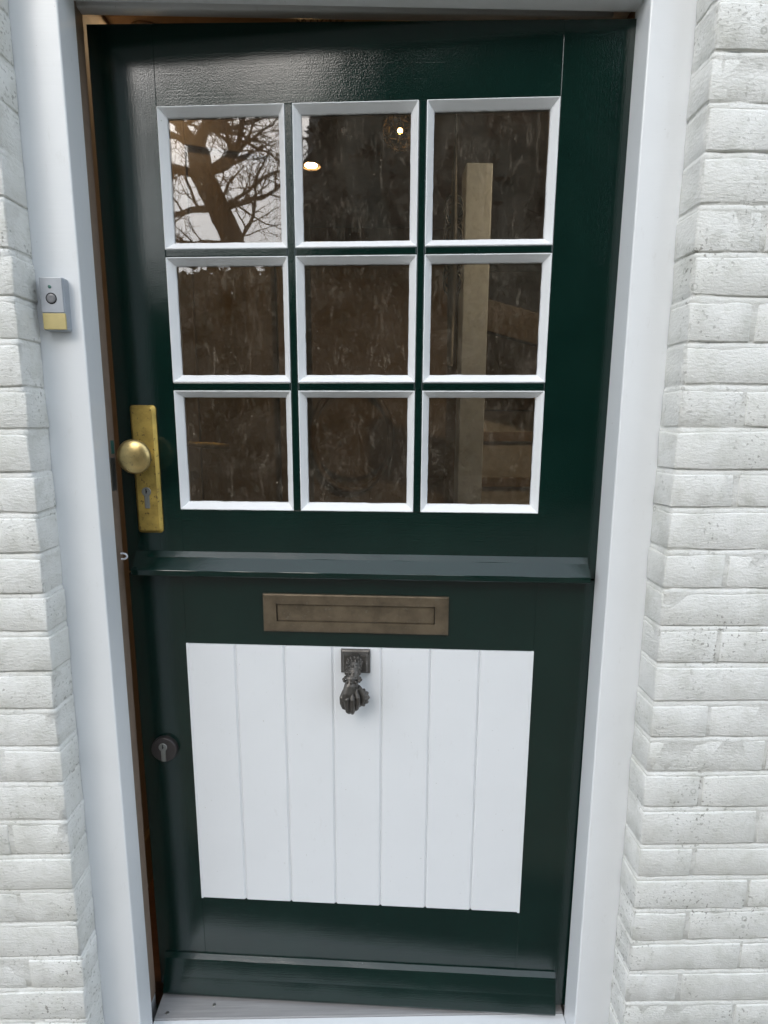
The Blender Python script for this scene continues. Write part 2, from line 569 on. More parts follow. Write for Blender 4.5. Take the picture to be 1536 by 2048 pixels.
def build_wall(side, zs, header_first, label):
    wall = empty('brick_wall', (BL - 0.4 if side < 0 else BR + 0.4, 0, -0.16))
    tag(wall, label, 'brick wall', 'white painted brick on either side of the doorway')
    base = Vector(wall.location)
    ZJ = 0.0095
    edge = BL if side < 0 else BR
    rnd = random.Random(3 + side)
    for i in range(len(zs) - 1):
        zt, zb = zs[i] - ZJ, zs[i + 1]
        head = (i % 2 == header_first)
        x = 0.0
        first = True
        while x < 0.80:
            use_h = first and head
            Ln = HEADER if use_h else STRETCH
            me = rnd.choice(HD if use_h else ST)
            o = link('brick', me, None, wall)
            fl = rnd.random() < 0.5 and not first
            sx = 1 + rnd.uniform(-0.012, 0.012)
            dy = rnd.uniform(-0.0012, 0.0012)
            dx = rnd.uniform(-0.002, 0.002)
            if side > 0:
                x0 = edge + x + dx
            else:
                x0 = edge - x - Ln * sx + dx
            o.location = Vector((x0, dy, zb)) - base
            o.scale = (sx, 1, (zt - zb) * (1 + rnd.uniform(-.02, .02)))
            o.rotation_euler = (rnd.uniform(-.006, .006), rnd.uniform(-.0045, .0045), 0)
            x += Ln * sx + 0.006
            first = False
    # mortar: wavy sheet, cut back under every brick and running out to the brick below
    bm = bmesh.new()
    prof = []                      # (z, recess)
    for i in range(len(zs) - 1):
        z0 = zs[i]
        prof += [(z0 + 0.0008, 0.0020), (z0 - 0.0009, 0.0038), (z0 - 0.0028, 0.0016), (z0 - ZJ + 0.0008, 0.0008), (z0 - ZJ - 0.001, 0.0013)]
        prof += [(0.5 * (z0 - ZJ + zs[i + 1]), 0.0014)]
    pathp = []
    n_ = 46
    for k in range(n_ + 1):
        pathp.append((0.82 - 0.82 * k / n_, 0.0, 'f'))
    for k in range(1, 5):
        pathp.append((0.0, (YF - 0.0010) * k / 4, 'r'))
    grid = []
    for (z, rc) in prof:
        row = []
        for (d, y, t) in pathp:
            q = Vector((d * 9, y * 9, z * 6 + side * 13))
            dz = noise.noise(q * 3.1) * 0.0020 + noise.noise(q * 9) * 0.0010
            rr = max(0.0002, rc * (1 + 0.9 * noise.noise(q * 4 + Vector((5, 0, 0)))) + noise.noise(q * 11) * 0.0006)
            if t == 'f' and d > 1e-6:
                xx, yy = d, rr
            elif t == 'f':
                xx, yy = rr, rr
            else:
                xx, yy = rr * 0.75, max(y, rr) + (noise.noise(q * 8) * 0.0024 if y > YF - 0.01 else 0)
            X = edge + xx if side > 0 else edge - xx
            row.append(bm.verts.new(Vector((X, yy, z + dz)) - base))
        grid.append(row)
    for a, b in zip(grid, grid[1:]):
        for k in range(len(a) - 1):
            bm.faces.new((a[k], b[k], b[k + 1], a[k + 1]))
    bmesh.ops.recalc_face_normals(bm, faces=bm.faces)
    o = from_bm('mortar', bm, 'brick', wall, smooth=True)
    return wall

zl, zr = extend(ZL), extend(ZR)
il, ir = zl.index(1.6623) if 1.6623 in zl else 0, 0
# courses with a header at the corner: left the one ending at 0.5279, right the one ending at 0.613
hl = (zl.index(0.5279) - 1) % 2
hr = (zr.index(0.613) - 1) % 2
build_wall(-1, zl, hl, 'white painted brick wall on the left, next to the doorbell')
build_wall(1, zr, hr, 'spotted white painted brick wall on the right, hinge side of the door')
bm = bmesh.new()
bm_box(bm, -1.36, 1.34, 0.0, 0.20, 2.20, 3.6)
bm_box(bm, -1.36, BL - 0.03, 0.07, 0.20, -0.16, 2.20)
bm_box(bm, BR + 0.03, 1.34, 0.07, 0.20, -0.16, 2.20)
bm_box(bm, -6, -1.36, 0.0, 0.2, -0.16, 3.6)
bm_box(bm, 1.34, 6, 0.0, 0.2, -0.16, 3.6)
bm_box(bm, BL - 0.01, BR + 0.01, 0.0, 0.066, 2.125, 2.20)
tag(from_bm('house_wall', bm, 'brick'), kind='structure')

# ------------------------------------------------------------------ door frame
frame = empty('door_frame', (-0.02, 0.13, -0.03))
tag(frame, 'white painted wooden door frame set between the brick walls', 'door frame')
FB = Vector(frame.location)
def shift_mesh(o, b):
    o.data.transform(Matrix.Translation(-b))
    return o
def frame_part(name, fn, mat='white', smooth=False):
    bm = bmesh.new()
    fn(bm)
    return shift_mesh(from_bm(name, bm, mat, frame, smooth), FB)
def jamb(side):
    s = side
    fi, rb = (FIL, RBL) if s < 0 else (FIR, RBR)
    ou = BL - 0.035 if s < 0 else BR + 0.035
    e = 0.0025
    pts = [(ou, YF), (fi + s * e, YF), (fi + s * e * .3, YF + e * .3), (fi, YF + e), (fi, YD - 0.0015), (fi + s * 0.0015, YD), (rb, YD), (rb, YR), (ou, YR)]
    return lambda bm: bm_prism(bm, pts, 'z', -0.06, 2.13)
frame_part('jamb', jamb(-1))
frame_part('jamb', jamb(1))
def head(bm):
    e = 0.0025
    pts = [(YF - 0.0006, 2.12), (YF - 0.0006, HEAD + e), (YF + e * .3, HEAD + e * .3), (YF + e, HEAD), (YD - .0015, HEAD), (YD, HEAD + 0.0015), (YD, HEADR), (YR - 0.001, HEADR), (YR - 0.001, 2.12)]
    bm_prism(bm, pts, 'x', FIL - 0.0206, FIR + 0.0156)
frame_part('head', head)
# draught strip along the head, stopping short of the hinge side
frame_part('draught_strip', lambda bm: bm_box(bm, RBL + 0.001, 0.425, 0.176, 0.1985, HEADR - 0.0115, HEADR - 0.0004, bev=0.003))
# thin sealant bead in the corners of the stop
# sill: weathered board under the door and painted nosing in front
frame_part('threshold', lambda bm: bm_box(bm, FIL + 0.0005, FIR - 0.0005, 0.1325, 0.235, -0.05, 0.0, bev=0.0015), 'sill')
frame_part('sill_nosing', lambda bm: bm_prism(bm, [(-0.005, -0.050), (-0.005, -0.022), (0.002, -0.0155), (0.1315, -0.0035), (0.1315, -0.050)], 'x', FIL + 0.001, FIR - 0.001), 'sillpaint')
def screws(bm):
    pass
for sx_, sy_ in ((-0.462, 0.146), (-0.36, 0.163)):
    frame_part('screw', lambda bm: bm_lathe(bm, [(0.0042, -0.002), (0.0042, 0.0006), (0.003, 0.0012), (0.0012, 0.0006)], (sx_, sy_, 0.0), 'z', 14), 'steel', True)
frame_part('rebate_shade_strip', lambda bm: bm_box(bm, RBL - 0.001, RBL + 0.0022, YD + 0.0005, YR - 0.0008, 0.0, HEADR - 0.001, bev=0.0005), 'taupe')  # overlay on the jamb: shade of the rebate painted as taupe
frame_part('rebate_shade_strip', lambda bm: bm_box(bm, RBR - 0.0022, RBR + 0.001, YD + 0.0005, YR - 0.0008, 0.0, HEADR - 0.001, bev=0.0005), 'taupe')
# strike plates and the small white hook on the latch side
frame_part('strike_plate', lambda bm: bm_box(bm, RBL - 0.004, RBL + 0.0030, 0.172, 0.194, 1.19, 1.255, bev=0.0006), 'steel')
frame_part('strike_pocket', lambda bm: bm_box(bm, RBL + 0.0012, RBL + 0.0030, 0.180, 0.194, 1.262, 1.288, bev=0.0002), 'led')
def hook(bm):
    pts = []
    for k in range(13):
        a = -math.pi * 0.62 + math.pi * 1.24 * k / 12
        pts.append((FIL - 0.003 + math.cos(a) * 0.0085, 0.160, 1.062 + math.sin(a) * 0.0058))
    bm_tube(bm, pts, [0.0020] * 13, 8)
frame_part('latch_hook', hook, 'whiteplastic', True)

# ------------------------------------------------------------------ door leaves (stable door, hinged right, ajar)
TH, LEAN = 0.07597, 0.00997
P0 = Vector((0.4196, 0.1298 + 0.00997, 0))
DV = Vector((0, -LEAN, 1))
DTH = 0.046                                   # leaf thickness
V_SPLIT = 1.0205
up = empty('upper_door_leaf', P0 + DV * V_SPLIT, (LEAN, 0, -TH))
tag(up, 'upper half of the dark green stable door, with nine white framed panes', 'door')
lo = empty('lower_door_leaf', P0 + DV * 0.012, (LEAN, 0, -TH))
tag(lo, 'lower half of the dark green stable door, with white boarded panel', 'door')
BASE = {up: Vector((0, 0, V_SPLIT)), lo: Vector((0, 0, 0.012))}

def dpart(leaf, name, fn, mat, parent=None, smooth=False):
    """fn draws in door coordinates: x = -u (to the right), y = depth into the house, z = height"""
    bm = bmesh.new()
    fn(bm)
    o = from_bm(name, bm, mat, parent or leaf, smooth)
    o.data.transform(Matrix.Translation(-BASE[leaf]))
    return o
def ubox(u0, u1, v0, v1, o0, o1, bev=0.0003):
    """u from hinge to the left, o = proud of the face towards the street"""
    return lambda bm: bm_box(bm, -max(u0, u1), -min(u0, u1), -o1, -o0, v0, v1, bev=bev)

U = [0.8021, 0.5738, 0.5592, 0.3375, 0.3230, 0.0956]
V = [1.8741, 1.6376, 1.6238, 1.3988, 1.3835, 1.1518]
UL, UR = 0.9190, -0.0315
def slant_rail(bm):
    pts = [(-U[0], V[0]), (-U[5], V[0]), (-U[5], 1.9895), (-U[0], 2.0035)]
    bm_prism(bm, pts, 'y', 0.0, DTH, bev=0.0003)
def stile_l(bm):
    bm_prism(bm, [(-UL, V_SPLIT + .002), (-U[0], V_SPLIT + .002), (-U[0], 2.0035), (-UL, 2.0060)], 'y', 0.0, DTH, bev=0.0012)
def stile_r(bm):
    bm_prism(bm, [(-U[5], V_SPLIT + .002), (-UR, V_SPLIT + .002), (-UR, 1.9875), (-U[5], 1.9895)], 'y', 0.0, DTH, bev=0.0012)
dpart(up, 'stile', stile_l, 'green_v')
dpart(up, 'stile', stile_r, 'green_v')
dpart(up, 'top_rail', slant_rail, 'green_h')
dpart(up, 'lock_rail', ubox(U[5], U[0], V_SPLIT + .002, V[5], -DTH, 0), 'green_h')
for a, b in ((1, 2), (3, 4)):
    dpart(up, 'glazing_bar', ubox(U[a], U[b], V[5], V[0], -0.034, 0.0012, 0.0018), 'green_v')
for a, b in ((1, 2), (3, 4)):
    for c in range(3):
        dpart(up, 'glazing_bar', ubox(U[2 * c], U[2 * c + 1], V[b], V[a], -0.034, 0.0012, 0.0018), 'green_h')
GD = 0.0165
def bead(u0, u1, v0, v1, seed):
    rnd = random.Random(seed)
    def fn(bm):
        e = 0.0
        ou = [(u0 - e, v0), (u1, v0), (u1, v1), (u0 - e, v1)]          # left top, right top, right bottom, left bottom
        ring_o = 0.0016
        m_ = 0.0133
        inn = [(u0 - m_, v0 - 0.0122), (u1 + m_, v0 - 0.0122), (u1 + m_, v1 + 0.0148), (u0 - m_, v1 + 0.0148)]
        loops = []
        K = 14
        def loop(pts, o, amp, sd):
            vs = []
            for i in range(4):
                a, b = pts[i], pts[(i + 1) % 4]
                for k in range(K):
                    t = k / K
                    w = amp * noise.noise(Vector((sd + i * 7.3, k * 0.9, seed)))
                    uu, vv = a[0] + (b[0] - a[0]) * t, a[1] + (b[1] - a[1]) * t
                    if k:
                        if i % 2 == 0: vv += w
                        else: uu += w
                    vs.append(bm.verts.new((-uu, -o, vv)))
            return vs
        L0 = loop(ou, -0.002, 0, 1)
        L1 = loop(ou, ring_o * .6, 0.0003, 2)
        sh = lambda p, q, t: [(a[0] + (b[0] - a[0]) * t, a[1] + (b[1] - a[1]) * t) for a, b in zip(p, q)]
        L2 = loop(sh(ou, inn, 0.10), ring_o, 0.0003, 3)
        L3 = loop(sh(ou, inn, 0.93), -GD + 0.0032, 0.0003, 4)
        L4 = loop(inn, -GD + 0.0004, 0.0009, 5)
        L5 = loop(inn, -GD - 0.006, 0, 6)
        Ls = [L0, L1, L2, L3, L4, L5]
        n_ = len(L0)
        for a, b in zip(Ls, Ls[1:]):
            for k in range(n_):
                bm.faces.new((a[k], a[(k + 1) % n_], b[(k + 1) % n_], b[k]))
        bmesh.ops.recalc_face_normals(bm, faces=bm.faces)
        # make sure outward (towards street) side
    return fn
for r in range(3):
    for c in range(3):
        u0, u1, v0, v1 = U[2 * c], U[2 * c + 1], V[2 * r], V[2 * r + 1]
        bd = dpart(up, 'glazing_bead', bead(u0, u1, v0, v1, r * 3 + c + 1), 'bead')
        dpart(up, 'pane', ubox(u0 - 0.010, u1 + 0.010, v1 + 0.010, v0 - 0.010, -GD - 0.004, -GD, 0), 'glass', bd)

def rail_prof(prof, ua, ub, seed, wav=0.0004):
    """moulding: prof in (o, v); runs from u=ua (left) to ub (right) with slightly wavy hand-planed edges"""
    def fn(bm):
        K = 40
        rows = []
        for k in range(K + 1):
            u = ua + (ub - ua) * k / K
            rows.append([bm.verts.new((-u, -o + noise.noise(Vector((u * 14, j * 3.1, seed))) * wav, v + noise.noise(Vector((u * 11, j * 5.7, seed + 9))) * wav)) for j, (o, v) in enumerate(prof)])
        for a, b in zip(rows, rows[1:]):
            for j in range(len(prof) - 1):
                bm.faces.new((a[j], b[j], b[j + 1], a[j + 1]))
        bm.faces.new(rows[0])
        bm.faces.new(rows[-1])
        bmesh.ops.recalc_face_normals(bm, faces=bm.faces)
    return fn
dpart(up, 'drip_rail', rail_prof([(-0.002, 1.0662), (0.0014, 1.0660), (0.0090, 1.0556), (0.0098, 1.0546), (0.0304, 1.0332), (0.0309, 1.0324), (0.0312, 1.0226), (0.0302, 1.0214), (0.012, 1.0212), (-0.002, 1.0212)], 0.8995, -0.0045, 2), 'green_h')

# lower leaf
PL, PR, PT, PB = 0.8065, 0.0886, 0.8689, 0.2549
VL = 0.012
dpart(lo, 'stile', ubox(PL, UL, VL, V_SPLIT - .002, -DTH, 0, 0.0012), 'green_v')
dpart(lo, 'stile', ubox(UR, PR, VL, V_SPLIT - .002, -DTH, 0, 0.0012), 'green_v')
dpart(lo, 'top_rail', ubox(PR, PL, PT, V_SPLIT - .002, -DTH, 0), 'green_h')
dpart(lo, 'bottom_rail', ubox(PR, PL, VL, PB, -DTH, 0), 'green_h')
edges = [0.8063, 0.7028, 0.5990, 0.4973, 0.3968, 0.2963, 0.1955, 0.0888]
for k in range(7):
    ua, ub = edges[k], edges[k + 1]
    def board(bm):
        w0, w1 = -ua + 0.0001, -ub - 0.0001
        f = 0.0022
        ch = 0.0044
        # tongue and groove board: v-groove on the right, small round on the left
        pts = [(w0, 0.012), (w0, -f + 0.0030), (w0 + 0.0026, -f), (w1 - ch, -f), (w1 - 0.0012, -f + 0.0034), (w1, -f + 0.0034), (w1, 0.012)]
        bm_prism(bm, pts, 'z', PB + 0.0006, PT - 0.0006, bev=0.0004)
    dpart(lo, 'board', board, 'board')
# thin painted edge fillets on either side of the boarding
for ua, ub in ((0.8069, 0.8023), (0.0936, 0.0882)):
    dpart(lo, 'edge_fillet', ubox(ua, ub, PB - 0.0006, PT + 0.0004, -0.003, 0.0036, 0.0008), 'board')
dpart(lo, 'panel_backing', ubox(PR, PL, PB, PT, -DTH + 0.006, -0.014, 0), 'green_v')
dpart(lo, 'weather_board', rail_prof([(-0.002, 0.1030), (0.0015, 0.1022), (0.0104, 0.0952), (0.0109, 0.0938), (0.0185, 0.0550), (0.0275, 0.0185), (0.0272, 0.0150), (0.0235, 0.0085), (-0.002, 0.0085)], 0.9020, 0.0012, 5, 0.0006), 'green_h')

# --- lock plate with knob and cylinder
def rounded_plate(u0, u1, v0, v1, o0, o1, rad, bev):
    def fn(bm):
        pts = []
        for (cu, cv, a0) in ((u0 - rad, v1 - rad, 90), (u1 + rad, v1 - rad, 0), (u1 + rad, v0 + rad, -90), (u0 - rad, v0 + rad, -180)):
            for k in range(5):
                a = R(a0 + 90 - k * 22.5)
                pts.append((-cu + math.cos(a) * rad, cv + math.sin(a) * rad))
        t = bmesh.new()
        fr_ = [t.verts.new((x, -o1, z)) for x, z in pts]
        cx_, cz_ = sum(p[0] for p in pts) / len(pts), sum(p[1] for p in pts) / len(pts)
        w, h = (u0 - u1) / 2, (v1 - v0) / 2
        inner = [t.verts.new((cx_ + (x - cx_) * (1 - bev / w), -o1, cz_ + (z - cz_) * (1 - bev / h))) for x, z in pts]
        for v in fr_:
            v.co.y = -(o0 + (o1 - o0) * 0.35)
        bk = [t.verts.new((x, -o0, z)) for x, z in pts]
        n_ = len(pts)
        t.faces.new(inner)
        for k in range(n_):
            t.faces.new((inner[k], inner[(k + 1) % n_], fr_[(k + 1) % n_], fr_[k]))
            t.faces.new((fr_[k], fr_[(k + 1) % n_], bk[(k + 1) % n_], bk[k]))
        t.faces.new(bk)
        bmesh.ops.recalc_face_normals(t, faces=t.faces)
        merge(bm, t)
    return fn
plate = dpart(up, 'lock_plate', rounded_plate(0.8905, 0.8395, 1.1040, 1.3560, 0.0, 0.0085, 0.007, 0.0055), 'brass')
KU, KV = 0.8655, 1.2595
def knob(bm):
    prof = [(0.0135, 0.008), (0.0135, 0.012), (0.0105, 0.015), (0.0100, 0.030), (0.0125, 0.036), (0.022, 0.0415), (0.0300, 0.0455), (0.0325, 0.0495), (0.0328, 0.0530), (0.0315, 0.0560), (0.0285, 0.0585), (0.022, 0.0612), (0.0145, 0.0628), (0.007, 0.0636), (0.001, 0.0638)]
    bm_lathe(bm, prof, (-KU, 0, KV), 'y', 48, -1)
dpart(up, 'knob', knob, 'knob', plate, True)
def euro(cu, cv, o):
    def fn(bm):
        bm_lathe(bm, [(0.0092, o - 0.002), (0.0092, o + 0.0016), (0.0086, o + 0.0022), (0.001, o + 0.0022)], (-cu, 0, cv), 'y', 24, -1)
        bm_box(bm, -cu - 0.0052, -cu + 0.0052, -(o + 0.0019), -(o - 0.002), cv - 0.0335, cv - 0.004, bev=0.0016, seg=3)
    return fn
def keyway(cu, cv, o):
    def fn(bm):
        bm_box(bm, -cu - 0.0011, -cu + 0.0011, -(o + 0.0026), -(o + 0.0005), cv - 0.0042, cv + 0.0052, bev=0.0003)
        bm_box(bm, -cu - 0.0008, -cu + 0.0020, -(o + 0.00265), -(o + 0.0005), cv - 0.0012, cv + 0.0012, bev=0.0002)
    return fn
dpart(up, 'lock_cylinder', euro(0.8662, 1.1875, 0.0085), 'steel', plate)
dpart(up, 'keyhole', keyway(0.8662, 1.1885, 0.0085), 'black', plate)

# --- round escutcheon on the lower leaf
rs = dpart(lo, 'escutcheon', lambda bm: bm_lathe(bm, [(0.0282, 0.0), (0.0282, 0.0085), (0.0274, 0.0112), (0.0262, 0.0122), (0.012, 0.0122), (0.001, 0.0122)], (-0.8665, 0, 0.6275), 'y', 40, -1), 'rose', None, False)
dpart(lo, 'lock_cylinder', euro(0.8675, 0.6345, 0.0120), 'steel', rs)
dpart(lo, 'keyhole', keyway(0.8675, 0.6355, 0.0120), 'black', rs)

# --- letter plate: frame with recessed flap
LU0, LU1, LV0, LV1 = 0.6401, 0.2623, 0.9009, 0.9809
def letter_frame(bm):
    out_ = [(LU0, LV1), (LU1, LV1), (LU1, LV0), (LU0, LV0)]
    def rect(du, dvt, dvb, o):
        return [bm.verts.new((-p[0], -o, p[1])) for p in ((LU0 - du, LV1 - dvt), (LU1 + du, LV1 - dvt), (LU1 + du, LV0 + dvb), (LU0 - du, LV0 + dvb))]
    Ls = [rect(0, 0, 0, 0), rect(0, 0, 0, 0.0055), rect(0.0022, 0.0022, 0.0022, 0.0072), rect(0.0272, 0.0208, 0.0215, 0.0072), rect(0.0278, 0.0214, 0.0221, 0.0022), rect(0.0278, 0.0214, 0.0221, 0.0)]
    for a, b in zip(Ls, Ls[1:]):
        for k in range(4):
            bm.faces.new((a[k], a[(k + 1) % 4], b[(k + 1) % 4], b[k]))
    bmesh.ops.recalc_face_normals(bm, faces=bm.faces)
lp = dpart(lo, 'letter_plate', letter_frame, 'bronze')
dpart(lo, 'flap', ubox(LU1 + 0.0286, LU0 - 0.0286, LV0 + 0.0229, LV1 - 0.0226, -0.001, 0.0026, 0.0008), 'bronze', lp)

# --- hand-shaped knocker
def kn_base(bm):
    def ring(w, h, o, cz=0.8407):
        return [bm.verts.new((-0.4507 + a * w, -o, cz + b * h)) for a, b in ((-1, 1), (1, 1), (1, -1), (-1, -1))]
    Ls = [ring(0.0300, 0.0253, 0.002), ring(0.0300, 0.0253, 0.0075), ring(0.0286, 0.0240, 0.0090), ring(0.0268, 0.0222, 0.0100), ring(0.0232, 0.0182, 0.0180), ring(0.0226, 0.0176, 0.0192), ring(0.018, 0.0130, 0.0192)]
    for a, b in zip(Ls, Ls[1:]):
        for k in range(4):
            bm.faces.new((a[k], a[(k + 1) % 4], b[(k + 1) % 4], b[k]))
    bm.faces.new(Ls[-1])
    bm.faces.new(Ls[0])
    bmesh.ops.recalc_face_normals(bm, faces=bm.faces)
kn = dpart(lo, 'door_knocker', kn_base, 'iron')

def remeshed(leaf, name, fn, voxel, mat, parent, smooth_it=6):
    bm = bmesh.new()
    fn(bm)
    bmesh.ops.recalc_face_normals(bm, faces=bm.faces)
    me = bpy.data.meshes.new('tmp_' + name)
    bm.to_mesh(me)
    bm.free()
    o = bpy.data.objects.new('tmp', me)
    COL.objects.link(o)
    md = o.modifiers.new('r', 'REMESH')
    md.mode = 'VOXEL'
    md.voxel_size = voxel
    sm = o.modifiers.new('s', 'SMOOTH')
    sm.iterations = smooth_it
    sm.factor = 0.5
    dg = bpy.context.evaluated_depsgraph_get()
    me2 = bpy.data.meshes.new_from_object(o.evaluated_get(dg))
    me2.name = name
    bpy.data.objects.remove(o)
    for p in me2.polygons:
        p.use_smooth = True
    me2.materials.clear()
    r_ = link(name, me2, mat, parent)
    me2.transform(Matrix.Translation(-BASE[leaf]))
    return r_

def K(u, v, o):
    return Vector((-u, -o, v))
def blob(bm, c0, sx, sy, sz, sub=1):
    t = bmesh.new()
    bmesh.ops.create_icosphere(t, subdivisions=sub, radius=1.0)
    for v in t.verts:
        v.co = Vector((v.co.x * sx, v.co.y * sy, v.co.z * sz)) + c0
    merge(bm, t)
def kn_sleeve(bm):
    # carved sleeve that grows out of the plate and bends down to the wrist
    axis = [(.4505, .8480, .012), (.4506, .8478, .024), (.4514, .8430, .0370), (.4524, .8350, .0450), (.4533, .8250, .0490)]
    bm_tube(bm, [K(*a) for a in axis], [(0.0150, 0.0128), (0.0155, 0.0132), (0.0150, 0.0130), (0.0146, 0.0126), (0.0152, 0.0130)], 24)
    for row, (i, rr, cnt) in enumerate(((1.2, 0.0152, 12), (1.9, 0.0148, 12), (2.6, 0.0145, 12), (3.3, 0.0146, 12))):
        k0 = int(i)
        f = i - k0
        p, q = Vector(K(*axis[k0])), Vector(K(*axis[k0 + 1]))
        c = p.lerp(q, f)
        d = (q - p).normalized()
        ux = Vector((1, 0, 0))
        wy = d.cross(ux).normalized()
        for k in range(cnt):
            a = math.pi * 2 * (k + 0.5 * (row % 2)) / cnt
            blob(bm, c + ux * math.cos(a) * rr + wy * math.sin(a) * rr * 0.86, 0.0026, 0.0026, 0.0044)
remeshed(lo, 'sleeve', kn_sleeve, 0.0007, 'iron', kn, 1)
def kn_ruffle(bm):
    bm_tube(bm, [K(.4533, .8265, .0485), K(.4534, .8215, .0503)], [(0.0165, 0.0142), (0.0182, 0.0156)], 28)
    for k in range(12):
        a = 2 * math.pi * k / 12
        blob(bm, K(.4534 + math.cos(a) * 0.0172, .8205, .0506 + math.sin(a) * 0.0146), 0.0036, 0.0036, 0.0040)
remeshed(lo, 'cuff_ruffle', kn_ruffle, 0.0007, 'iron', kn, 2)
def kn_hand(bm):
    # wrist, back of the hand and palm
    bm_tube(bm, [K(.4534, .8280, .0480), K(.4536, .8190, .0512), K(.4545, .8090, .0545), K(.4560, .7970, .0560), K(.4568, .7860, .0545), K(.4562, .7740, .0500), K(.4552, .7630, .0440)],
            [(0.0128, 0.0105), (0.0134, 0.0110), (0.0162, 0.0120), (0.0192, 0.0118), (0.0200, 0.0092), (0.0185, 0.0075), (0.0140, 0.0060)], 22)
    # four fingers: little finger on the left, index on the right; knuckles, then bending in and back to the ball
    for (u, w, kv, ko, tip) in ((.4728, .0047, .7870, .0628, .7550), (.4624, .0050, .7855, .0672, .7495), (.4516, .0051, .7858, .0674, .7488), (.4412, .0048, .7885, .0636, .7545)):
        c = (u - .4568) * 0.18
        bm_tube(bm, [K(u - c * 1.4, kv + .014, ko - .0055), K(u, kv, ko), K(u, (kv + tip) / 2 + .004, ko - .0015), K(u - c, tip + .0080, ko - .0075), K(u - c * 2, tip + .0008, ko - .0170), K(u - c * 2 - .002, tip + .0030, ko - .0270), K(u - c * 2 - .003, tip + .0110, ko - .0320)],
                [w * .7, w * 1.06, w * .98, w, w * .95, w * .88, w * .6], 14)
    # thumb: leaves the side of the palm by the wrist and runs down along the ball
    bm_tube(bm, [K(.4430, .8040, .0500), K(.4375, .7950, .0470), K(.4335, .7860, .0455), K(.4325, .7760, .0450), K(.4345, .7680, .0455)],
            [.0066, .0068, .0060, .0056, .0040], 12)
remeshed(lo, 'hand', kn_hand, 0.0006, 'iron', kn, 1)
def kn_ball(bm):
    c0 = K(.4400, .7740, .0330)
    ns, nr = 64, 24
    grid = []
    for i in range(nr + 1):
        th_ = math.pi * i / nr
        row = []
        for j in range(ns):
            a = 2 * math.pi * j / ns
            rr = 0.0195 * (1 + 0.085 * math.cos(a * 12) * math.sin(th_))
            row.append(bm.verts.new(c0 + Vector((math.sin(th_) * math.cos(a) * rr, -math.cos(th_) * 0.0150, math.sin(th_) * math.sin(a) * rr))))
        grid.append(row)
    for a, b in zip(grid, grid[1:]):
        for j in range(ns):
            bm.faces.new((a[j], a[(j + 1) % ns], b[(j + 1) % ns], b[j]))
    bmesh.ops.remove_doubles(bm, verts=bm.verts, dist=1e-5)
    bmesh.ops.recalc_face_normals(bm, faces=bm.faces)
dpart(lo, 'fluted_ball', kn_ball, 'iron', kn, True)

# ------------------------------------------------------------------ doorbell on the left jamb
bell = empty('doorbell', (-0.5255, YF, 1.472))
tag(bell, 'small silver doorbell with round button and yellow label on the frame', 'doorbell')
BB = Vector(bell.location)
def bell_part(name, fn, mat, parent=None, smooth=False):
    bm = bmesh.new()
    fn(bm)
    return shift_mesh(from_bm(name, bm, mat, parent or bell, smooth), BB)
YB = YF - 0.0205
bell_part('housing', lambda bm: bm_box(bm, -0.5452, -0.5062, YB + 0.0012, YF, 1.4725, 1.5562, bev=0.0028, seg=3), 'plastic2')
fp = bell_part('face_plate', lambda bm: bm_box(bm, -0.5446, -0.5078, YB - 0.0008, YB + 0.002, 1.5000, 1.5555, bev=0.0011, seg=3), 'plastic')
bell_part('button', lambda bm: bm_lathe(bm, [(0.0072, 0), (0.0072, 0.0008), (0.0066, 0.0013), (0.0030, 0.0009), (0.0005, 0.0008)], (-0.5268, YB - 0.0008, 1.5225), 'y', 32, -1), 'button', fp, True)
bell_part('button_ring', lambda bm: bm_lathe(bm, [(0.0090, 0), (0.0090, 0.0003), (0.0073, 0.00035), (0.0073, 0)], (-0.5268, YB - 0.0008, 1.5225), 'y', 32, -1), 'black', fp)
bell_part('indicator', lambda bm: bm_lathe(bm, [(0.0027, 0), (0.0027, 0.0007), (0.0020, 0.0011), (0.0004, 0.0012)], (-0.5278, YB - 0.0008, 1.5407), 'y', 18, -1), 'led', fp, True)
bell_part('name_label', lambda bm: bm_box(bm, -0.5440, -0.5066, YB - 0.0003, YB + 0.006, 1.4737, 1.4995, bev=0.0010, seg=2), 'yellow')

# ------------------------------------------------------------------ inside of the house
def struct(name, boxes, mat):
    bm = bmesh.new()
    for b_ in boxes:
        bm_box(bm, *b_)
    return tag(from_bm(name, bm, mat), kind='structure')
IX0, IX1, IY0, IY1, IZ1 = -0.66, 1.55, 0.2003, 3.1, 2.32
struct('floor', [(IX0, IX1, 0.236, IY1, -0.08, -0.012)], 'infloor')
struct('ceiling', [(IX0 - .1, IX1 + .1, 0.20, IY1 + .1, IZ1, IZ1 + 0.1)], 'inceil')
struct('wall_left', [(IX0 - 0.1, IX0, IY0, IY1, -0.08, IZ1)], 'inwall')
struct('wall_right', [(IX1, IX1 + 0.1, IY0, IY1, -0.08, IZ1)], 'inwall2')
struct('wall_back', [(IX0 - .1, IX1 + .1, IY1, IY1 + 0.1, -0.08, IZ1)], 'inwall2')
struct('wall_front', [(IX0, BL - 0.036, IY0, 0.215, -0.08, IZ1), (BR + 0.036, IX1, IY0, 0.215, -0.08, IZ1), (BL - 0.036, BR + 0.036, IY0, 0.215, 2.121, IZ1)], 'inwall')
bm = bmesh.new()
bm_box(bm, IX0, IX0 + 0.016, 0.30, 3.0, -0.012, 0.14, bev=0.003)
tag(from_bm('skirting_board', bm, 'inwood'), 'brown wooden skirting board inside, seen through the door gap', 'skirting board')

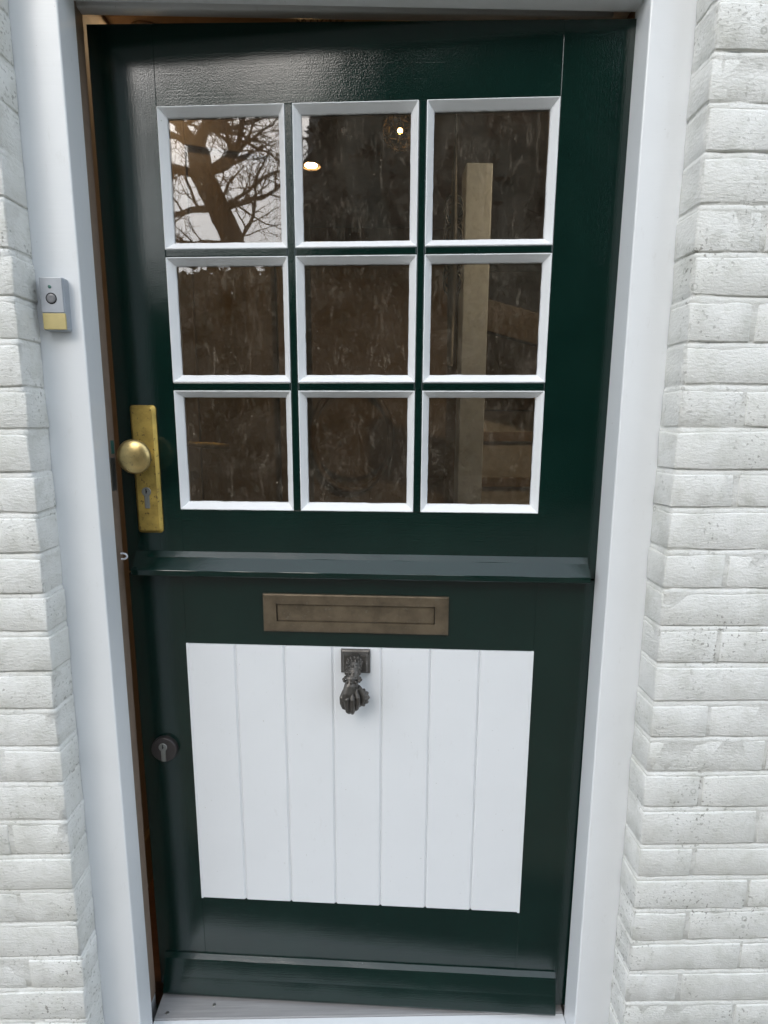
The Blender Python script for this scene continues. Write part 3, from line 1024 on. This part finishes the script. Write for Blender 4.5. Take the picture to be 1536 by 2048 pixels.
# inner door, ajar, with a brass lever
idoor = empty('inner_door', (-0.63, 0.90, -0.01), (0, 0, R(16)))
tag(idoor, 'brown wooden inner door behind the lower left panes, with brass lever', 'door')
box_part('stile', (0.0, 0.09, 0, 0.04, 0, 2.30), 'inwood', idoor, 0.002)
box_part('stile', (0.35, 0.43, 0, 0.04, 0, 2.30), 'inwood', idoor, 0.002)
for a, b in ((0, 0.2), (0.88, 1.02), (2.14, 2.30)):
    box_part('rail', (0.09, 0.35, 0.001, 0.039, a, b), 'inwood', idoor, 0.002)
for a, b in ((0.2, 0.88), (1.02, 2.14)):
    box_part('panel', (0.095, 0.345, 0.014, 0.03, a, b), 'inwood', idoor, 0.002)
bm = bmesh.new()
bm_tube(bm, [(0.062, 0.0, 1.268), (0.062, -0.045, 1.268), (0.075, -0.055, 1.268), (0.12, -0.058, 1.266), (0.178, -0.056, 1.262)], [0.010, 0.009, 0.0095, 0.0105, 0.0085], 12)
from_bm('lever', bm, 'brass', idoor, True)

# painted post and cream panelling on the right of the hall
bm = bmesh.new()
bm_box(bm, 0.293, 0.374, 0.95, 1.035, -0.012, 2.102, bev=0.003)
tag(from_bm('post', bm, 'postwhite'), 'cream painted post standing in the hall behind the right panes', 'post')
box = empty('cupboard', (0.86, 1.75, -0.012))
tag(box, 'low cream cupboard with wooden edges behind the lower right pane', 'cupboard')
box_part('carcass', (-0.33, 0.55, 0, 0.4, 0, 1.40), 'cream', box, 0.004)
for z in (1.05, 1.26, 1.402):
    box_part('wooden_edge', (-0.34, 0.56, -0.02, 0.1, z, z + 0.045), 'inwood', box, 0.003)
beam = empty('stair_rail', (0, 0, 0))
bm = bmesh.new()
bm_prism(bm, [(0.40, 1.70), (1.50, 1.42), (1.50, 1.54), (0.40, 1.82)], 'y', 1.40, 1.45, bev=0.004)
bpy.data.objects.remove(beam)
tag(from_bm('stair_string', bm, 'darkstring'), 'sloping brown stair board in the hall, behind the upper right pane', 'stair')
# iron spire ornament hanging beside the post
orn = empty('iron_ornament', (0.252, 0.90, 1.50))
tag(orn, 'dark pointed wrought iron ornament hanging left of the cream post', 'ornament')
bm = bmesh.new()
bm_tube(bm, [(0, 0, 0.69), (0, 0, 0.56), (0, 0, 0.40), (0, 0, 0.22), (0, 0, 0.0)], [0.002, 0.007, 0.013, 0.015, 0.010], 10)
from_bm('spire', bm, 'spire', orn, True)
for zc in (0.45, 0.385, 0.32, 0.255):
    for sx in (-1, 1):
        bm = bmesh.new()
        for q in (-1, 1):
            pts = [(sx * (0.009 + 0.017 * math.sin(t / 10 * math.pi)), 0.004 * q, zc + q * (0.030 * math.cos(t / 10 * math.pi) + 0.012)) for t in range(11)]
            bm_tube(bm, pts, [0.0038] * 11, 6)
        from_bm('scroll', bm, 'spire', orn, True)
bm = bmesh.new()
bm_tube(bm, [(0, 0, 0.69), (0, 0, 0.82)], [0.0015, 0.0015], 6)
from_bm('hanger', bm, 'iron', orn)
# mirror frame in the dark middle of the hall
mir = empty('round_mirror', (-0.09, 2.2, 1.25))
tag(mir, 'dim round framed mirror deep in the hall behind the middle pane', 'mirror')
bm = bmesh.new()
pts = [(math.cos(2 * math.pi * k / 32) * 0.21, 0, math.sin(2 * math.pi * k / 32) * 0.28) for k in range(33)]
bm_tube(bm, pts, [0.018] * 33, 8, cap=False)
from_bm('mirror_frame', bm, 'inwood', mir, True)
bm = bmesh.new()
bm_lathe(bm, [(0.21, 0.0), (0.21, 0.006), (0.001, 0.006)], (0, 0, 0), 'y', 32, -1)
from_bm('mirror_glass', bm, 'inwall2', mir)
bm = bmesh.new()
bm_box(bm, -0.30, 0.42, 2.225, 2.265, -0.012, 2.31, bev=0.004)
tag(from_bm('wooden_screen', bm, 'inwall2'), 'brown wooden panel standing behind the round mirror in the hall', 'panel')

# recessed ceiling spots (lit); the hinge-side one is an unseen added fill
def spot(x, y, label, lens):
    e = empty('ceiling_spot', (x, y, IZ1 - 0.001))
    tag(e, label, 'ceiling spot', 'recessed spots in the hall ceiling')
    bm = bmesh.new()
    bm_lathe(bm, [(0.046, 0.0), (0.046, -0.004), (0.040, -0.006), (0.034, -0.004), (0.033, 0.0)], (0, 0, 0), 'z', 28)
    from_bm('trim_ring', bm, 'inceil', e, True)
    bm = bmesh.new()
    bm_lathe(bm, [(0.024, 0.0), (0.024, -0.002), (0.001, -0.003)], (0, 0, 0), 'z', 24)
    from_bm('lens', bm, lens, e)
spot(-0.226, 1.528, 'lit ceiling spot glowing behind the top middle pane', 'spot')
spot(-0.575, 0.752, 'lit ceiling spot in the gap above the open door', 'dimspot')
spot(0.80, 0.62, 'unseen fill light added on the hinge side of the hall, behind the wall', 'sidefill')  # added out of view to light the post front and cupboard

# pendant lamps: woven wire balls
def pendant(x, y, z, r, label, lit):
    e = empty('pendant_lamp', (x, y, z))
    tag(e, label, 'pendant lamp')
    t = bmesh.new()
    bmesh.ops.create_icosphere(t, subdivisions=2, radius=r)
    bm = bmesh.new()
    for ed in t.edges:
        a, b = ed.verts[0].co.copy(), ed.verts[1].co.copy()
        bm_tube(bm, [a, b], [r * 0.028, r * 0.028], 5)
    t.free()
    from_bm('wire_shade', bm, 'bronze', e)
    bm = bmesh.new()
    bmesh.ops.create_icosphere(bm, subdivisions=2, radius=r * lit)
    from_bm('bulb', bm, 'bulb' if lit < 0.155 else 'yellow', e, True)
    bm = bmesh.new()
    bm_tube(bm, [(0, 0, r), (0, 0, IZ1 - z)], [0.003, 0.003], 6)
    from_bm('cable', bm, 'black', e)
pendant(0.0866, 0.86, 2.145, 0.052, 'brass wire ball lamp with a lit bulb behind the top middle pane', 0.15)
pendant(-0.112, 0.50, 2.214, 0.055, 'brass wire ball lamp in the gap just above the door', 0.16)

# ------------------------------------------------------------------ garden across from the door (seen mirrored in panes and gloss)
def tube_branch(bm, pts, rads, seg):
    bm_tube(bm, pts, rads, seg, cap=False)
tree = empty('bare_tree', (-3.2, -9.6, -0.16))
tag(tree, 'big bare winter tree, mirrored in the upper left pane', 'tree')
TB = Vector(tree.location)
trunk = [(-3.20, -9.6, -0.2), (-3.22, -9.55, 1.2), (-3.38, -9.4, 2.8), (-3.72, -9.2, 4.1), (-3.98, -9.1, 4.75), (-4.20, -9.0, 5.25), (-4.25, -9.0, 5.65)]
trad = [0.40, 0.31, 0.24, 0.20, 0.185, 0.20, 0.17]
bmT = bmesh.new()
bm_tube(bmT, trunk, trad, 12, cap=False)
rnd = random.Random(21)
bmB, bmW = bmesh.new(), bmesh.new()
def grow(p, d, length, rad, depth):
    """crooked branch that throws off shorter ones all along its length"""
    step = 0.15 if depth >= 2 else 0.12
    nseg = max(3, int(length / step))
    pts, rads = [p.copy()], [rad]
    cur, dd = p.copy(), d.normalized()
    kids = []
    for i in range(nseg):
        wob = Vector((rnd.uniform(-1, 1), rnd.uniform(-1, 1), rnd.uniform(-1, 1))) * 0.30
        dd = (dd + wob + Vector((0, 0, 0.04))).normalized()
        cur = cur + dd * (length / nseg)
        pts.append(cur.copy())
        rads.append(rad * (1 - 0.72 * (i + 1) / nseg))
        if depth > 0 and (i > 0 or depth < 3):
            kids.append((cur.copy(), dd.copy(), rads[-1], 1 - 0.6 * i / nseg))
    tube_branch(bmB if depth >= 2 else bmW, pts, rads, 7 if depth > 2 else (5 if depth == 2 else 3))
    for (kp, kd, kr, f) in kids:
        a = kd.orthogonal().normalized()
        a.rotate(Matrix.Rotation(rnd.uniform(0, 6.283), 3, kd))
        nd = kd * rnd.uniform(0.3, 0.8) + a * rnd.uniform(0.6, 1.0)
        grow(kp, nd, length * f * rnd.uniform(0.35, 0.6), max(kr * rnd.uniform(0.40, 0.62), 0.0065), depth - 1)
TP = [Vector(p) for p in trunk]
for (i, d, L, r_) in ((6, (-0.75, 0.1, 0.9), 2.6, 0.11), (6, (0.55, 0.1, 1.0), 2.6, 0.11), (5, (1.0, 0.2, 0.45), 2.4, 0.065), (5, (-1.0, 0.2, 0.35), 2.2, 0.07),
                      (4, (1.0, 0.1, -0.20), 2.0, 0.05), (4, (-1.0, 0.3, 0.25), 2.0, 0.06), (3, (-1.0, 0.1, 0.35), 1.8, 0.05), (3, (1.0, 0.2, 0.40), 1.9, 0.045),
                      (6, (0.9, 0.4, 0.5), 2.2, 0.07), (6, (-0.9, 0.5, 0.3), 2.0, 0.06), (5, (0.8, 0.5, 0.0), 1.9, 0.045), (5, (-0.8, 0.6, 0.0), 1.8, 0.04), (6, (0.3, 0.7, 0.6), 2.2, 0.06), (4, (0.5, 0.9, 0.3), 1.8, 0.04), (3, (0.9, 0.7, 0.9), 1.9, 0.04), (5, (1.0, -0.4, 0.2), 2.0, 0.04), (3, (-0.8, 0.8, 0.6), 1.8, 0.04), (4, (0.9, 0.6, 0.5), 1.9, 0.04)):
    grow(TP[i], Vector(d), L, r_, 3)
for nm, b_ in (('trunk', bmT), ('limbs', bmB), ('twigs', bmW)):
    shift_mesh(from_bm(nm, b_, 'bark', tree, True), TB)

def leaf_cloud(bm, sampler, count, size, rnd):
    for _ in range(count):
        p = sampler()
        a = Vector((rnd.gauss(0, 1), rnd.gauss(0, 1), rnd.gauss(0, 1))).normalized()
        b = a.orthogonal().normalized()
        b.rotate(Matrix.Rotation(rnd.uniform(0, 6.28), 3, a))
        s = size * rnd.uniform(0.6, 1.4)
        c = a.cross(b)
        bm.faces.new([bm.verts.new(p + b * s), bm.verts.new(p + c * s * 0.45), bm.verts.new(p - b * s), bm.verts.new(p - c * s * 0.45)])

def hedge(x0, x1, y, h, label, seed):
    e = empty('clipped_hedge', ((x0 + x1) / 2, y, -0.16))
    tag(e, label, 'hedge')
    rr = random.Random(seed)
    bm = bmesh.new()
    def samp():
        x = rr.uniform(x0, x1)
        t = rr.random()
        hh = h + noise.noise(Vector((x * 1.3, seed, 0))) * 0.22 + noise.noise(Vector((x * 4, seed, 3))) * 0.1
        if t < 0.75:
            return Vector((x, y + 0.5 + rr.gauss(0, 0.10), rr.uniform(0, hh)))
        return Vector((x, y + rr.uniform(-0.5, 0.5), hh + rr.gauss(0, 0.08)))
    leaf_cloud(bm, samp, int((x1 - x0) * 2600), 0.075, rr)
    shift_mesh(from_bm('foliage', bm, 'leaf', e), Vector(e.location))
    bm = bmesh.new()
    bm_box(bm, x0, x1, y - 0.4, y + 0.42, -0.1, h - 0.22)
    shift_mesh(from_bm('inner_growth', bm, 'leaf', e), Vector(e.location))
hedge(-9.0, 4.2, -8.2, 3.35, 'dark clipped hedge across the garden, mirrored low in the panes', 4)

def conifer(x, y, h, r0, label, seed):
    e = empty('evergreen_tree', (x, y, -0.16))
    tag(e, label, 'tree', 'dark evergreens across the garden')
    rr = random.Random(seed)
    bm = bmesh.new()
    bm_tube(bm, [(0, 0, 0), (0.05, 0, h * 0.5), (0, 0, h)], [0.16, 0.10, 0.02], 8)
    from_bm('trunk', bm, 'bark', e, True)
    bm = bmesh.new()
    def samp():
        t = rr.random() ** 0.8
        a = rr.uniform(0, 6.283)
        rad = r0 * (1 - t) ** 0.34 * (0.80 + 0.28 * noise.noise(Vector((math.cos(a) * 2, math.sin(a) * 2, t * 7 + seed))))
        rad *= rr.uniform(0.55, 1.0) ** 0.5
        return Vector((math.cos(a) * rad, math.sin(a) * rad, 0.3 + t * (h - 0.3)))
    leaf_cloud(bm, samp, 14000, 0.19, rr)
    bm_lathe(bm, [(r0 * 0.66, 0.3), (r0 * 0.66, h * 0.5), (r0 * 0.54, h * 0.78), (r0 * 0.3, h * 0.93), (0.03, h * 0.98)], (0, 0, 0), 'z', 14)
    from_bm('crown', bm, 'needle', e)
for i, (x, y, h, r0, lab) in enumerate(((-1.52, -10.6, 9.4, 2.1, 'dark evergreen beside the bare tree across the garden'),
                                       (0.55, -10.2, 9.9, 2.0, 'tallest dark evergreen, in the middle of the three'),
                                       (2.4, -10.0, 9.5, 2.0, 'dark evergreen farthest from the bare tree'))):
    conifer(x, y, h, r0, lab, 60 + i)
